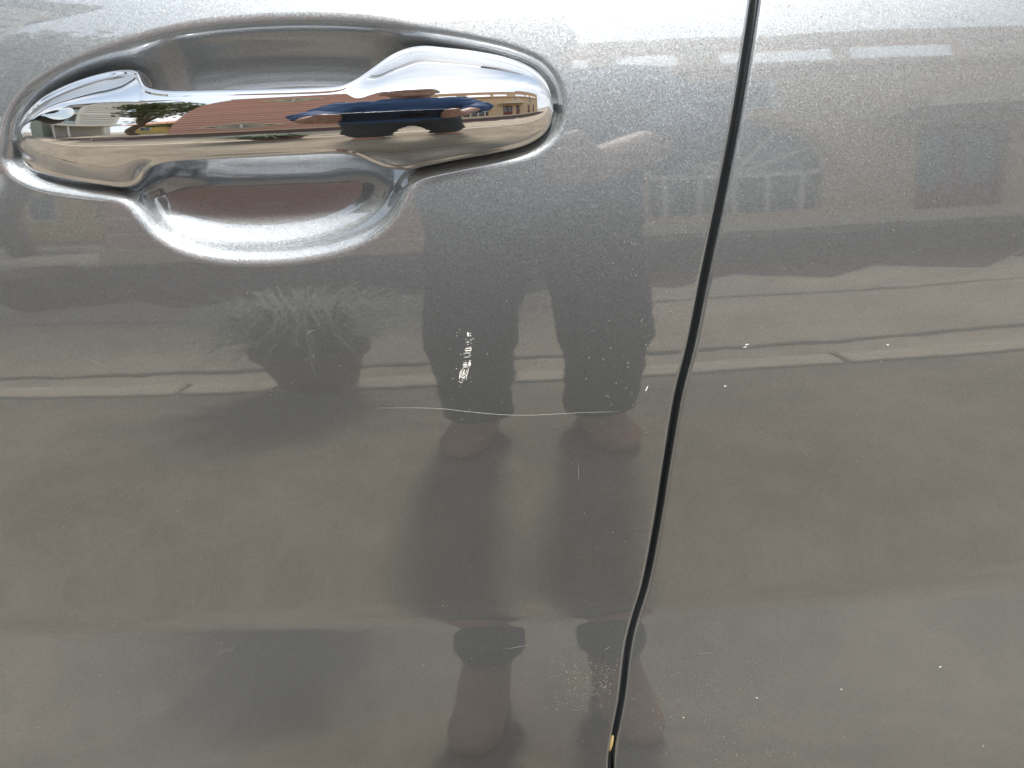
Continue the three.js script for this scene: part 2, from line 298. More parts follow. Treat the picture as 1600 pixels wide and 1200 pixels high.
// ---------------------------------------------------------------- scratches, chips and dust on the paint
const chipMat = std(lin(0.78, 0.78, 0.74), 0.8), hairMat = std(lin(0.24, 0.235, 0.225), 0.6);
function ribbonGeo(pts, width, lift = 0.00012) { // pts in photograph pixels, laid on the skin
  const q = spline(pts.map(p => onPanel(...p)), false, Math.max(6, pts.length * 6)), pos = [], idx = [], nor = [], uv = [];
  for (let k = 0; k < q.length; k++) {
    const a = q[Math.max(0, k - 1)], b = q[Math.min(q.length - 1, k + 1)]; let tx = b[0] - a[0], ty = b[1] - a[1]; const l = Math.hypot(tx, ty) || 1; tx /= l; ty /= l;
    const t = k / (q.length - 1), w = width * (0.35 + 0.65 * Math.sin(Math.PI * Math.min(1, Math.max(0, t)))) * (0.8 + 0.4 * rnd());
    for (const s of [-1, 1]) { const x = q[k][0] - ty * w * s / 2, y = q[k][1] + tx * w * s / 2; pos.push(x, y, skin(x, y) + lift); nor.push(0, 0, 1); uv.push(t, s); }
    if (k) { const i = 2 * k; idx.push(i - 2, i, i - 1, i - 1, i, i + 1); }
  }
  const g = new THREE.BufferGeometry(); g.setAttribute('position', new THREE.Float32BufferAttribute(pos, 3)); g.setAttribute('normal', new THREE.Float32BufferAttribute(nor, 3)); g.setAttribute('uv', new THREE.Float32BufferAttribute(uv, 2)); g.setIndex(idx); return g;
}
const px2m = 0.00032;
{
  // pale rubbed scuff: short rungs above, a looped scrape below
  const parts = [];
  const R = (pts, w) => parts.push(ribbonGeo(pts, w * px2m));
  R([[731, 518.5], [731.5, 526]], 3); R([[733, 521], [735.5, 521]], 1.6); R([[734, 524.5], [736, 524.5]], 2.2);
  R([[728.5, 534.5], [733.5, 534]], 1.5); R([[735.5, 532], [737, 531]], 1.2);
  R([[727, 544.5], [731, 544], [736, 544]], 1.8); R([[726, 547.8], [731, 547.6], [736.5, 547.6]], 2.2); R([[726.5, 551.5], [735.5, 551.3]], 1.3); R([[734.5, 541], [736, 545], [735, 549]], 1.4);
  R([[733, 556], [734.5, 553.5]], 1.2); R([[725, 558.5], [729, 557.7], [734, 557.6]], 1.0);
  R([[732.5, 564], [736, 563.5]], 1.6); R([[734, 565], [733.5, 572]], 4.2); R([[723.5, 566.8], [731, 566.6]], 1); R([[723, 569.5], [730.5, 569.2]], 2.4); R([[723, 571.5], [732, 571.8]], 1.4); R([[723, 573.6], [731, 573.4]], 1.2);
  R([[732.5, 573], [731.5, 579], [729.5, 585], [725, 589], [720.5, 588.5], [718.5, 584], [720.5, 579], [724.5, 575]], 1.5);
  R([[730, 576], [728, 582], [724.5, 586], [721, 585.5], [720.8, 581.5], [723.5, 577.5]], 1.3);
  R([[726, 577], [725, 580], [722.5, 584]], 2.0); R([[725.8, 582], [723, 585]], 1.4); R([[718.5, 584], [718, 592]], 1.8); R([[722, 590], [727, 591]], 1.6); R([[730, 586], [728, 594]], 0.8); R([[718, 597.5], [722, 597.3]], 1.0); R([[720, 593.8], [725, 593.6]], 0.7);
  for (let k = 0; k < 26; k++) { const x = 712 + 30 * rnd(), y = 506 + 100 * rnd(); R([[x, y], [x + 1.2 + rnd(), y + 0.4]], 0.5 + 0.6 * rnd()); }
  const m = mesh(frontDoor, 'paint_scuff', mergeGeometries(parts), chipMat); m.userData.label = 'pale looped scuff mark';
  const m2 = mesh(frontDoor, 'scratch', ribbonGeo([[592, 637.5], [640, 637], [690, 638.5], [740, 644], [790, 648], [830, 648.5], [880, 646], [925, 644], [966, 643]], 0.95 * px2m), std(lin(0.40, 0.39, 0.37), 0.6)); m2.userData.label = 'long thin wavy scratch';
  const s = (host, pts, w, mat = chipMat, n = 'scratch') => mesh(host, n, ribbonGeo(pts, w * px2m), mat);
  s(frontDoor, [[1012.5, 602.5], [1010, 608], [1008.5, 611]], 1.9, chipMat, 'paint_chip');
  s(rearDoor, [[1164, 538.5], [1170, 537.8]], 2, chipMat, 'paint_chip'); s(rearDoor, [[1161, 543], [1167, 541.5]], 1.6, chipMat, 'paint_chip');
  s(rearDoor, [[1385, 538.5], [1389, 538.5]], 2.2, chipMat, 'paint_chip'); s(rearDoor, [[1131, 603], [1135, 603.3]], 2, chipMat, 'paint_chip');
  s(rearDoor, [[1181.5, 1090.5], [1184, 1090]], 2.6, chipMat, 'paint_chip'); s(rearDoor, [[1535, 1165.5], [1536.5, 1165.5]], 2.5, chipMat, 'paint_chip'); s(rearDoor, [[1467, 1042], [1471, 1041.5]], 2.4, chipMat, 'paint_chip'); s(rearDoor, [[1067, 1121], [1069, 1120.5]], 3, chipMat, 'paint_chip'); s(rearDoor, [[1313, 1076.5], [1316, 1077]], 2.2, chipMat, 'paint_chip');
  s(rearDoor, [[1043, 1057], [1062, 1049]], 0.8, hairMat); s(rearDoor, [[1090, 1021], [1118, 1019]], 1.2, hairMat);
  s(rearDoor, [[1080, 1078], [1110, 1089], [1160, 1097]], 0.5, hairMat); s(rearDoor, [[1340, 492], [1352, 482]], 1.2, hairMat); s(rearDoor, [[1440, 985], [1480, 975]], 0.9, hairMat);
  s(frontDoor, [[134, 559.5], [152, 566], [176, 577]], 1.0, hairMat); s(frontDoor, [[276, 882], [310, 889], [346, 895]], 0.7, hairMat); s(frontDoor, [[400, 904], [430, 906], [470, 907]], 0.4, hairMat);
  s(frontDoor, [[903, 722], [904.5, 750]], 0.9, hairMat); s(frontDoor, [[478, 524], [486, 517], [494, 516]], 1.0, hairMat); s(frontDoor, [[790, 1014], [830, 1007]], 1.2, hairMat); s(frontDoor, [[944, 1016], [953, 1010]], 1.4, hairMat);
  for (let k = 0; k < 7; k++) s(frontDoor, [[337 + 4 * k, 1024 - k], [346 + 4 * k, 1014 - k]], 0.4, hairMat);
  // settled dust and tiny chips over both doors
  const speck = (host, n, x0, x1, y0, y1, size, mat) => { const gs = []; for (let k = 0; k < n; k++) { const x = x0 + (x1 - x0) * rnd(), y = y0 + (y1 - y0) * rnd(), q = onPanel(x, y); if (host === frontDoor ? q[0] > shut(q[1]) - 0.006 : q[0] < shut(q[1]) + 0.006) continue; if (q[0] > RB.x0 && q[0] < RB.x1 && q[1] > RB.y0 && q[1] < RB.y1) continue; gs.push(ribbonGeo([[x, y], [x + 0.8 + 1.0 * rnd(), y + 0.8 * (rnd() - 0.5)]], size * (0.5 + rnd()) * px2m)); } const m = mesh(host, 'dust', mergeGeometries(gs), mat); m.userData.kind = 'stuff'; };
  const dustMat = std(lin(0.38, 0.36, 0.32), 0.9);
  speck(frontDoor, 330, 0, 1150, 380, 1190, 1.5, dustMat); speck(frontDoor, 160, 920, 1140, 60, 700, 1.4, dustMat); speck(rearDoor, 260, 980, 1600, 0, 1190, 1.5, dustMat); speck(frontDoor, 240, 860, 985, 1030, 1110, 1.3, dustMat); speck(rearDoor, 150, 985, 1250, 1030, 1190, 1.4, dustMat);
}
// a flake of yellow leaf caught in the shut line
{ const q = onPanel(956.5, 1167); const g = new THREE.SphereGeometry(1, 10, 8); const m = mesh(car, 'lodged_leaf_bit', g, std(lin(0.5, 0.38, 0.16), 0.8), [q[0] - 0.0002, q[1], P(q[0], q[1]) - 0.003]); m.scale.set(0.0013, 0.0075, 0.0015); m.rotation.z = -0.15; m.userData.label = 'yellowish scrap lodged in the door gap'; }

// ---------------------------------------------------------------- rest of the car's side, met in the mirror of the handle
const glassDark = new THREE.MeshPhysicalMaterial({ color: lin(0.015, 0.02, 0.02), roughness: 0.03, metalness: 0, clearcoat: 1, clearcoatRoughness: 0.02 });
{
  const xf = shut(0.9) - GAP - 1.06, zt = P0(Y_TOP + 0.004);
  // front wing, sill, belt mouldings, side glass, roof
  gridMesh(car, 'front_wing', 40, 50, (i, j) => { const x = xf - 0.006 - i / 39 * 0.75, y = 0.42 + j / 49 * (Y_TOP - 0.44); return [x, y, P0(y) - x * x / 14 - 0.25 * Math.pow(i / 39, 3) * 0.6]; }, paint, true);
  box(car, 'sill', xf - 0.1, 1.05, 0.20, 0.298, -0.16, -0.05, blackPlastic);
  const zb = P0(Y_TOP) - 0.06;
  box(car, 'belt_moulding', xf, shut(1.06) - 0.004, Y_TOP + 0.002, Y_TOP + 0.022, zt - 0.05, zt - 0.002, blackPlastic);
  box(car, 'belt_moulding', shut(1.06) + 0.004, 1.0, Y_TOP + 0.002, Y_TOP + 0.022, zt - 0.05, zt - 0.002, blackPlastic);
  const gw = (x0, x1) => { const s = new THREE.Shape(); s.moveTo(x0, 0); s.lineTo(x1, 0); s.lineTo(x1, 0.40); s.lineTo(x0 + (x0 < -0.5 ? 0.42 : 0), 0.40); s.closePath(); const g = new THREE.ExtrudeGeometry(s, { depth: 0.004, bevelEnabled: false }); return mesh(car, 'side_window', g, glassDark, [0, Y_TOP + 0.018, zt - 0.03], [-0.36, 0, 0]); };
  gw(xf + 0.05, shut(1.06) - 0.05); gw(shut(1.06) + 0.05, 0.95);
  box(car, 'door_pillar', shut(1.06) - 0.048, shut(1.06) + 0.048, 0, 0.40, -0.02, 0.006, blackPlastic).position.set(shut(1.06), Y_TOP + 0.205, zt - 0.096); car.children[car.children.length - 1].rotation.x = -0.36;
  const roof = mesh(car, 'roof', new RoundedBoxGeometry(2.0, 0.07, 1.25, 4, 0.03), paint, [0.25, Y_TOP + 0.42, zt - 0.80]);
  box(car, 'body_core', xf - 0.7, 1.05, 0.35, Y_TOP - 0.01, -1.5, -0.20, blackPlastic);
  // door mirror with its glass turned towards the rear
  const mg = new THREE.Group(); mg.name = 'door_mirror'; mg.position.set(-0.64, Y_TOP + 0.035, 0.13); mg.scale.setScalar(1.25); car.add(mg);
  const hs = new THREE.SphereGeometry(1, 32, 20, 0, Math.PI * 2); const housing = mesh(mg, 'housing', hs, blackPlastic); housing.scale.set(0.09, 0.075, 0.125); housing.position.set(-0.03, 0, 0.02);
  const gl = mesh(mg, 'mirror_glass', new THREE.CylinderGeometry(1, 1, 0.006, 40), new THREE.MeshStandardMaterial({ color: lin(0.8, 0.85, 0.85), metalness: 1, roughness: 0.02 }), [0.052, 0, 0.02], [0, 0.18, Math.PI / 2]); gl.scale.set(0.058, 1, 0.1);
  mesh(mg, 'mirror_stalk', new RoundedBoxGeometry(0.05, 0.04, 0.17, 3, 0.015), blackPlastic, [-0.02, -0.05, -0.095]);
  // wheels
  const wheel = x => { const g = new THREE.Group(); g.name = 'wheel'; g.position.set(x, 0.33, -0.20); car.add(g); mesh(g, 'tyre', new THREE.TorusGeometry(0.255, 0.075, 18, 48), rubber).scale.z = 1.35; mesh(g, 'rim', new THREE.LatheGeometry([[0.02, 0.05], [0.06, 0.055], [0.12, 0.03], [0.18, 0.04], [0.205, 0.06], [0.21, -0.05]].map(p => new THREE.Vector2(...p)), 40), std(lin(0.5, 0.5, 0.5), 0.3, { metalness: 1 }), null, [Math.PI / 2, 0, 0]); };
  wheel(xf - 0.42); wheel(1.28);
}

// ---------------------------------------------------------------- street: road, kerb, pavement, tiled forecourt
const uvPlane = (x0, x1, z0, z1, m) => { const g = new THREE.PlaneGeometry(x1 - x0, z1 - z0); g.rotateX(-Math.PI / 2); const uv = g.attributes.uv; for (let i = 0; i < uv.count; i++) uv.setXY(i, uv.getX(i) * (x1 - x0) / m, uv.getY(i) * (z1 - z0) / m); g.translate((x0 + x1) / 2, 0, (z0 + z1) / 2); return g; };
const KERB = 1.42, WALK = 3.4, COURT = 6.9, KH = 0.014;
const asphaltMat = std(lin(1, 1, 1), 0.92, { map: groundTex(1024, [0.198, 0.169, 0.128], 0.35, 0.55, 11), bumpMap: groundTex(512, [0.4, 0.4, 0.4], 0.3, 1.2, 14), bumpScale: 0.003 });
const walkMat = std(lin(1, 1, 1), 0.9, { map: groundTex(1024, [0.305, 0.256, 0.192], 0.30, 0.2, 21) });
const kerbMat = std(lin(1, 1, 1), 0.85, { map: groundTex(512, [0.40, 0.342, 0.262], 0.25, 0.15, 31) });
struct('ground', uvPlane(-220, 220, -200, 240, 6), std(lin(0.24, 0.21, 0.16), 0.95), [0, -0.012, 0]);
struct('road', uvPlane(-70, 70, -6, KERB + 0.02, 2.2), asphaltMat);
{
  const top = (x0, x1, z0, z1, mat, y, nm) => { const g = uvPlane(x0, x1, z0, z1, 2.5); return struct(nm, g, mat, [0, y, 0]); };
  const kerb = new THREE.Group(); kerb.name = 'kerb'; kerb.userData.kind = 'structure'; scene.add(kerb);
  const kg = new RoundedBoxGeometry(0.985, KH + 0.05, 0.14, 2, 0.015); for (let k = -12; k < 12; k++) mesh(kerb, 'kerb_stone', kg, kerbMat, [k + 0.5, KH / 2 - 0.025 + 0.004 * rnd(), KERB + 0.07]);
  box(kerb, 'kerb_run', -60, -12, -0.05, KH, KERB, KERB + 0.14, kerbMat); box(kerb, 'kerb_run', 12, 60, -0.05, KH, KERB, KERB + 0.14, kerbMat);
  top(-60, 60, KERB + 0.14, WALK, walkMat, KH - 0.004, 'pavement');
  const crackMat = std(lin(0.085, 0.075, 0.06), 0.95);
  const crack = (z0, w, sd) => { const pos = [], idx = []; for (let k = 0; k <= 120; k++) { const x = -6 + 12 * k / 120, z = z0 + 0.10 * fbm(x * 0.9, sd, 0, 4) + 0.03 * noise.noise(x * 9, sd, 1), ww = w * (0.5 + Math.abs(fbm(x * 2, sd, 3, 3)) * 2.2); pos.push(x, KH, z - ww / 2, x, KH, z + ww / 2); if (k) { const i = 2 * k; idx.push(i - 2, i - 1, i, i - 1, i + 1, i); } } const g = new THREE.BufferGeometry(); g.setAttribute('position', new THREE.Float32BufferAttribute(pos, 3)); g.setIndex(idx); g.computeVertexNormals(); return g; };
  struct('pavement_joint', mergeGeometries([crack(1.72, 0.045, 1.7), crack(2.75, 0.03, 8.2)]), crackMat, [0, 0.002, 0]);
  top(-60, 60, WALK, COURT, std(lin(0.30, 0.25, 0.21), 0.9), KH - 0.010, 'forecourt');
}
// diamond-laid dark red tiles of the forecourt: the nearest rows as single tiles
{
  const fc = scene.getObjectByName('forecourt'), t = 0.62, tg = new RoundedBoxGeometry(t - 0.035, 0.016, t - 0.035, 1, 0.004), ms = [lin(0.085, 0.052, 0.042), lin(0.075, 0.047, 0.039), lin(0.095, 0.057, 0.045)].map(c => std(c, 0.97));
  const s2 = t * Math.SQRT1_2; let n = 0;
  for (let r = 0; r < 8; r++) for (let c = -18; c < 19 && n < 298; c++) { const z = WALK + s2 * (r + 0.5), x = c * 2 * s2 + (r % 2) * s2; if (z + s2 > COURT + 0.3) continue; mesh(fc, 'tile', tg, ms[Math.floor(rnd() * 3)], [x, 0.006, z], [0, Math.PI / 4, 0]); n++; }
}

// ---------------------------------------------------------------- buildings across the street
const paneMat = new THREE.MeshPhysicalMaterial({ color: lin(0.05, 0.065, 0.07), roughness: 0.04, clearcoat: 1 });
const whiteMat = std(lin(0.74, 0.72, 0.66), 0.7), creamMat = std(lin(0.68, 0.56, 0.38), 0.8);
{ // terracotta boarded house straight across
  const z0 = COURT + 0.1, g = thing('boarded_house', 'terracotta house wall of horizontal boards with pale diamond windows', 'house', [-1.75, KH, z0]);
  const w = 2.55, h = 5.6; // half width, height
  const leftAt = y => -w + (y < 4.4 ? 0.10 * y : 0.44 + 0.55 * Math.pow((y - 4.4) / (h - 4.4), 1.6)); // raked left verge
  { const sh = new THREE.Shape(); sh.moveTo(w, 0); sh.lineTo(w, h); for (let k = 20; k >= 0; k--) sh.lineTo(leftAt(h * k / 20), h * k / 20); sh.closePath(); mesh(g, 'wall', new THREE.ExtrudeGeometry(sh, { depth: 5, bevelEnabled: false }), std(lin(0.78, 0.66, 0.55), 0.85), [0, 0, 0.02]); }
  box(g, 'plinth', -w - 0.02, w + 0.02, 0, 0.30, -0.06, 0.03, std(lin(0.62, 0.44, 0.27), 0.85));
  const bm = [lin(0.55, 0.275, 0.20), lin(0.52, 0.26, 0.185), lin(0.57, 0.29, 0.21)].map(c => std(c, 0.75));
  const n = 15, bh = (h - 0.36) / n; for (let k = 0; k < n; k++) { const y0 = 0.33 + k * bh, y1 = y0 + bh * 0.86, sh = new THREE.Shape([[w, y0], [w, y1], [leftAt(y1), y1], [leftAt(y0), y0]].map(p => new THREE.Vector2(...p))); mesh(g, 'board', new THREE.ExtrudeGeometry(sh, { depth: 0.018, bevelEnabled: false }), bm[k % 3], [0, 0, 0]); }
  box(g, 'coping', leftAt(h) - 0.05, w + 0.05, h, h + 0.10, -0.08, 5.05, std(lin(0.45, 0.2, 0.14), 0.8));
  const dia = (x, y, a, b) => { const win = new THREE.Group(); win.name = 'diamond_window'; win.position.set(x, y, -0.03); g.add(win);
    const ring = (ra, rb, t, nm, m, zz) => { const s = new THREE.Shape([[ra, 0], [0, rb], [-ra, 0], [0, -rb]].map(p => new THREE.Vector2(...p))); if (t) s.holes.push(new THREE.Path([[ra - t * 1.6, 0], [0, rb - t], [-ra + t * 1.6, 0], [0, -rb + t]].map(p => new THREE.Vector2(...p)))); mesh(win, nm, new THREE.ExtrudeGeometry(s, { depth: 0.03, bevelEnabled: false }), m, [0, 0, zz]); };
    ring(a, b, 0.10, 'frame', creamMat, -0.03); ring(a * 0.60, b * 0.60, 0.07, 'frame', creamMat, -0.03); ring(a * 0.94, b * 0.94, 0, 'pane', std(lin(0.16, 0.15, 0.12), 0.5), -0.005);
    box(win, 'mullion', -0.02, 0.02, -b * 0.56, b * 0.56, -0.04, -0.01, whiteMat); box(win, 'mullion', -a * 0.5, a * 0.5, -0.02, 0.02, -0.037, -0.012, whiteMat); };
  dia(-0.95, 1.1, 0.9, 0.52); dia(-0.1, 4.85, 0.8, 0.42); dia(1.45, 1.1, 0.85, 0.52);
}
{ // long beige house with an arched window and a loggia, to the right
  const z0 = COURT + 1.2, g = thing('beige_building', 'beige building with an arched fan window, red doors and a loggia', 'building', [0.95, KH, z0]);
  const L = 17, wallM = std(lin(0.66, 0.47, 0.29), 0.85), trimM = std(lin(0.60, 0.40, 0.25), 0.85), redM = std(lin(0.23, 0.06, 0.045), 0.6);
  const H = 3.92, s = new THREE.Shape(); s.moveTo(0, 0); s.lineTo(L, 0); s.lineTo(L, H); s.lineTo(0, H); s.closePath();
  const arch = new THREE.Path(); const ax = 1.85, ar = 1.05; arch.moveTo(ax - ar, 0.45); arch.lineTo(ax + ar, 0.45); arch.lineTo(ax + ar, 1.35); arch.absarc(ax, 1.35, ar, 0, Math.PI, false); arch.closePath(); s.holes.push(arch);
  const holes = [[4.1, 5.3], [5.9, 6.7], [9.2, 10.3], [12, 13.2]]; for (const [a, b] of holes) { const p = new THREE.Path(); p.moveTo(a, 0.02); p.lineTo(b, 0.02); p.lineTo(b, 2.2); p.lineTo(a, 2.2); p.closePath(); s.holes.push(p); }
  mesh(g, 'wall', new THREE.ExtrudeGeometry(s, { depth: 0.3, bevelEnabled: false, curveSegments: 24 }), wallM);
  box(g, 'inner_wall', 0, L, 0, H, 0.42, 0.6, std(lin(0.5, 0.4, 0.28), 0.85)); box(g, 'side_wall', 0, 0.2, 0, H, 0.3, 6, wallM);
  const aw = new THREE.Group(); aw.name = 'arched_window'; aw.position.set(ax, 1.35, 0.15); g.add(aw);
  { const sh = new THREE.Shape(); sh.moveTo(-ar, -0.9); sh.lineTo(ar, -0.9); sh.lineTo(ar, 0); sh.absarc(0, 0, ar, 0, Math.PI, false); sh.closePath(); mesh(aw, 'pane', new THREE.ShapeGeometry(sh, 24), paneMat, [0, 0, 0.04], [0, 0, 0]); 
    for (let k = 1; k < 6; k++) { const b = mesh(aw, 'glazing_bar', new THREE.BoxGeometry(ar * 0.98, 0.06, 0.06), whiteMat, [Math.cos(k * Math.PI / 6) * ar * 0.5, Math.sin(k * Math.PI / 6) * ar * 0.5, 0]); b.rotation.z = k * Math.PI / 6; }
    box(aw, 'transom', -ar, ar, -0.05, 0.05, -0.035, 0.035, whiteMat); mesh(aw, 'glazing_arc', new THREE.TorusGeometry(0.36, 0.035, 6, 24, Math.PI), whiteMat, [0, 0, 0]);
    for (let k = -2; k <= 2; k++) box(aw, 'glazing_bar', k * 0.42 - 0.03, k * 0.42 + 0.03, -0.9, -0.05, -0.03, 0.03, whiteMat); }
  mesh(g, 'arch_trim', new THREE.TorusGeometry(ar + 0.14, 0.09, 8, 32, Math.PI), trimM, [ax, 1.35, -0.02]);
  for (const [a, b] of holes) { const d = new THREE.Group(); d.name = 'door'; g.add(d); box(d, 'door_leaf', a, b, 0.02, 2.2, 0.16, 0.22, redM); for (let q = 0; q < 2; q++) { const m0 = a + 0.1 + q * (b - a) / 2, m1 = a - 0.1 + (q + 1) * (b - a) / 2; box(d, 'pane', m0, m1, 0.9, 2.0, 0.14, 0.16, paneMat); } }
  // canopy and the storey above
  mesh(g, 'canopy', (() => { const c = new THREE.Shape(); c.moveTo(3.6, 2.45); c.lineTo(7.4, 2.45); c.lineTo(7.4, 2.65); c.lineTo(5.5, 3.25); c.lineTo(3.6, 2.65); c.closePath(); return new THREE.ExtrudeGeometry(c, { depth: 1.1, bevelEnabled: false }); })(), creamMat, [0, 0, -1.1]);
  box(g, 'plinth', -0.05, L, 0, 0.30, -0.08, -0.002, std(lin(0.74, 0.60, 0.43), 0.85));
  box(g, 'cornice', -0.1, L, H, H + 0.18, -0.25, 0.3, trimM);
  const U0 = H + 0.18, U1 = U0 + 0.60; // open screen above the cornice: the sky shows between its piers
  for (const [a, b] of [[0.2, 0.5], [1.3, 1.75], [3.3, 3.45], [4.9, 6.1], [8.6, 8.9], [10.6, 11.2], [13, 13.4], [15.2, 17]]) box(g, 'pier', a, b, U0, U1, -0.02, 0.2, creamMat);
  box(g, 'top_beam', -0.1, 6.3, U1, U1 + 0.42, -0.10, 0.28, trimM); box(g, 'top_beam', 6.302, L, U1, U1 + 0.72, -0.10, 0.28, trimM);
  for (let k = 0; k < 3; k++) box(g, 'upper_window', 1.2 + k * 4.4, 2.4 + k * 4.4, 2.75, 3.65, -0.03, -0.001, whiteMat).add((() => { const p = shade(new THREE.Mesh(new THREE.BoxGeometry(0.98, 0.8, 0.02), paneMat)); p.name = 'pane'; p.position.z = -0.015; return p; })());
}
{ // white three storey block with balconies to the left
  const g = thing('apartment_block', 'white three storey block with deep balconies and a slatted side', 'building', [-16, KH, 10.2], -1.0); g.scale.setScalar(1.35);
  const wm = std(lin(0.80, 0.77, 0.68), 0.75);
  for (let f = 0; f < 4; f++) box(g, 'floor_slab', -3.2, 4.6, 2.4 + f * 2.7, 2.75 + f * 2.7, -0.9, 6, wm);
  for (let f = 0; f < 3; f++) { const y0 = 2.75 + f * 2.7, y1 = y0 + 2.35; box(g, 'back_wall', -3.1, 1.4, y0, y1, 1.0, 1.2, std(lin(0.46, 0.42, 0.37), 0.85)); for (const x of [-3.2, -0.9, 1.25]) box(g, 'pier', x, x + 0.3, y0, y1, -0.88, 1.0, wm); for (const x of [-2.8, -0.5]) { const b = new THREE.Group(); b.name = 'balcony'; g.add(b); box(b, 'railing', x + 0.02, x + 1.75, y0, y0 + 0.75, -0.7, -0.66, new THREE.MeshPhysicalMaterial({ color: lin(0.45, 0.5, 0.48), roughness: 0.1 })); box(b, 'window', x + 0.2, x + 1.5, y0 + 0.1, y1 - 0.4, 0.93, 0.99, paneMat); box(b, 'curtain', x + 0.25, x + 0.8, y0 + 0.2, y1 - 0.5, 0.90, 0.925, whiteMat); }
    box(g, 'side_wall', 1.55, 4.4, y0, y1, -0.7, 5.8, wm); for (let k = 0; k < 4; k++) box(g, 'slat', 1.75, 4.2, y0 + 0.3 + k * 0.5, y0 + 0.38 + k * 0.5, -0.75, -0.701, std(lin(0.30, 0.28, 0.25), 0.8)); }
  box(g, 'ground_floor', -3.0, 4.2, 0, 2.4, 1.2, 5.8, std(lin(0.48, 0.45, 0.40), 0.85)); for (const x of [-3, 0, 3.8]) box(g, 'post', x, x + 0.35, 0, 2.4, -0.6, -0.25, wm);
  const rf = box(g, 'roof', -3.6, 5.2, 11.1, 11.3, -1.4, 6.4, std(lin(0.09, 0.08, 0.10), 0.7));
}
{ const g = thing('yellow_house', 'small yellow house with a hipped tile roof beyond the tree', 'house', [-9.6, KH, 17]);
  box(g, 'wall', -3, 3, 0, 3.4, 0, 5, std(lin(0.66, 0.48, 0.16), 0.85)); const r = mesh(g, 'roof', new THREE.CylinderGeometry(1.2, 4.8, 1.5, 4, 1), std(lin(0.42, 0.18, 0.10), 0.85), [0, 4.15, 2.5], [0, Math.PI / 4, 0]);
  for (const x of [-2, 0.2, 1.8]) { const wn = box(g, 'window', x - 0.4, x + 0.4, 1.1, 2.4, -0.03, 0.0, whiteMat); const p = mesh(wn, 'pane', new THREE.BoxGeometry(0.64, 1.1, 0.02), paneMat, [0, 0, -0.02]); } }
{ const g = thing('shop_building', 'grey green shop building with an awning farther along the road', 'building', [-27, KH, 4.2], 0.9);
  box(g, 'wall', -3, 4, 0, 7.5, 0, 5, std(lin(0.30, 0.34, 0.27), 0.85)); for (let f = 0; f < 2; f++) for (const x of [-2.2, 0.2, 2.4]) box(g, 'window', x - 0.5, x + 0.6, 3.0 + f * 2.3, 4.5 + f * 2.3, -0.04, 0, paneMat); box(g, 'shop_front', -2.5, 3.5, 0.1, 2.2, -0.05, 0, std(lin(0.25, 0.24, 0.22), 0.5)); const a = box(g, 'awning', -2.7, 3.7, 2.3, 2.4, -1.4, 0.02, std(lin(0.5, 0.5, 0.45), 0.8)); a.rotation.x = -0.25; }
{ const g = thing('utility_pole', 'concrete utility pole with a crossarm beside the white block', 'pole', [-10.6, KH, 4.0]);
  mesh(g, 'post', new THREE.CylinderGeometry(0.10, 0.16, 8, 14), std(lin(0.42, 0.40, 0.36), 0.9), [0, 4, 0]); box(g, 'crossarm', -0.9, 0.9, 7.3, 7.42, -0.06, 0.06, std(lin(0.3, 0.28, 0.25), 0.8)); for (const x of [-0.8, -0.3, 0.3, 0.8]) mesh(g, 'insulator', new THREE.CylinderGeometry(0.035, 0.05, 0.14, 10), std(lin(0.35, 0.2, 0.12), 0.4), [x, 7.49, 0]); }

// ---------------------------------------------------------------- trees and the potted plant
function leafGeo(n, spot, size, sq = 0.5) { const pos = [], idx = [], nor = []; const a = new THREE.Vector3(), b = new THREE.Vector3(), c = new THREE.Vector3(); for (let k = 0; k < n; k++) { const p = spot(); a.set(gauss(), gauss(), gauss()).normalize(); b.set(gauss(), gauss(), gauss()).cross(a).normalize(); c.crossVectors(a, b); const s = size * (0.6 + 0.8 * rnd()), i = pos.length / 3; for (const [u, v] of [[-1, 0], [0, -sq], [1, 0], [0, sq]]) { pos.push(p.x + (a.x * u + b.x * v) * s, p.y + (a.y * u + b.y * v) * s, p.z + (a.z * u + b.z * v) * s); nor.push(c.x, c.y, c.z); } idx.push(i, i + 1, i + 2, i, i + 2, i + 3); } const g = new THREE.BufferGeometry(); g.setAttribute('position', new THREE.Float32BufferAttribute(pos, 3)); g.setAttribute('normal', new THREE.Float32BufferAttribute(nor, 3)); g.setIndex(idx); return g; }
const leafMat = c => new THREE.MeshPhysicalMaterial({ color: c, roughness: 0.8, side: THREE.DoubleSide, transmission: 0.35, thickness: 0 });
function tree(label, p, h, sp, leaves, c, group) {
  const g = thing('street_tree', label, 'tree', p, 0, group), limbs = [], tips = [];
  const limb = (a, d, len, r, lv) => { const m = a.clone().addScaledVector(d, len * 0.5).add(new THREE.Vector3(gauss(), gauss() * 0.4, gauss()).multiplyScalar(len * 0.07)), e = a.clone().addScaledVector(d, len); limbs.push(new THREE.TubeGeometry(new THREE.CatmullRomCurve3([a, m, e]), 5, r, 6)); for (let i = 0; i < 3; i++) tips.push(a.clone().lerp(e, 0.4 + 0.6 * rnd())); if (lv < 4) for (let k = 0; k < 3; k++) limb(e, d.clone().multiplyScalar(0.8).add(new THREE.Vector3(gauss() * sp, gauss() * 0.35 + 0.15, gauss() * sp)).normalize(), len * 0.72, r * 0.6, lv + 1); };
  limb(new THREE.Vector3(), new THREE.Vector3(0.08, 1, 0.02).normalize(), h * 0.3, h * 0.024, 0);
  mesh(g, 'trunk', mergeGeometries(limbs), std(lin(0.12, 0.085, 0.06), 0.95));
  mesh(g, 'crown', leafGeo(leaves, () => { const t = tips[Math.floor(tips.length * (0.15 + 0.85 * rnd()))]; return t.clone().add(new THREE.Vector3(gauss(), gauss(), gauss()).multiplyScalar(h * 0.035)); }, h * 0.018), leafMat(c));
}
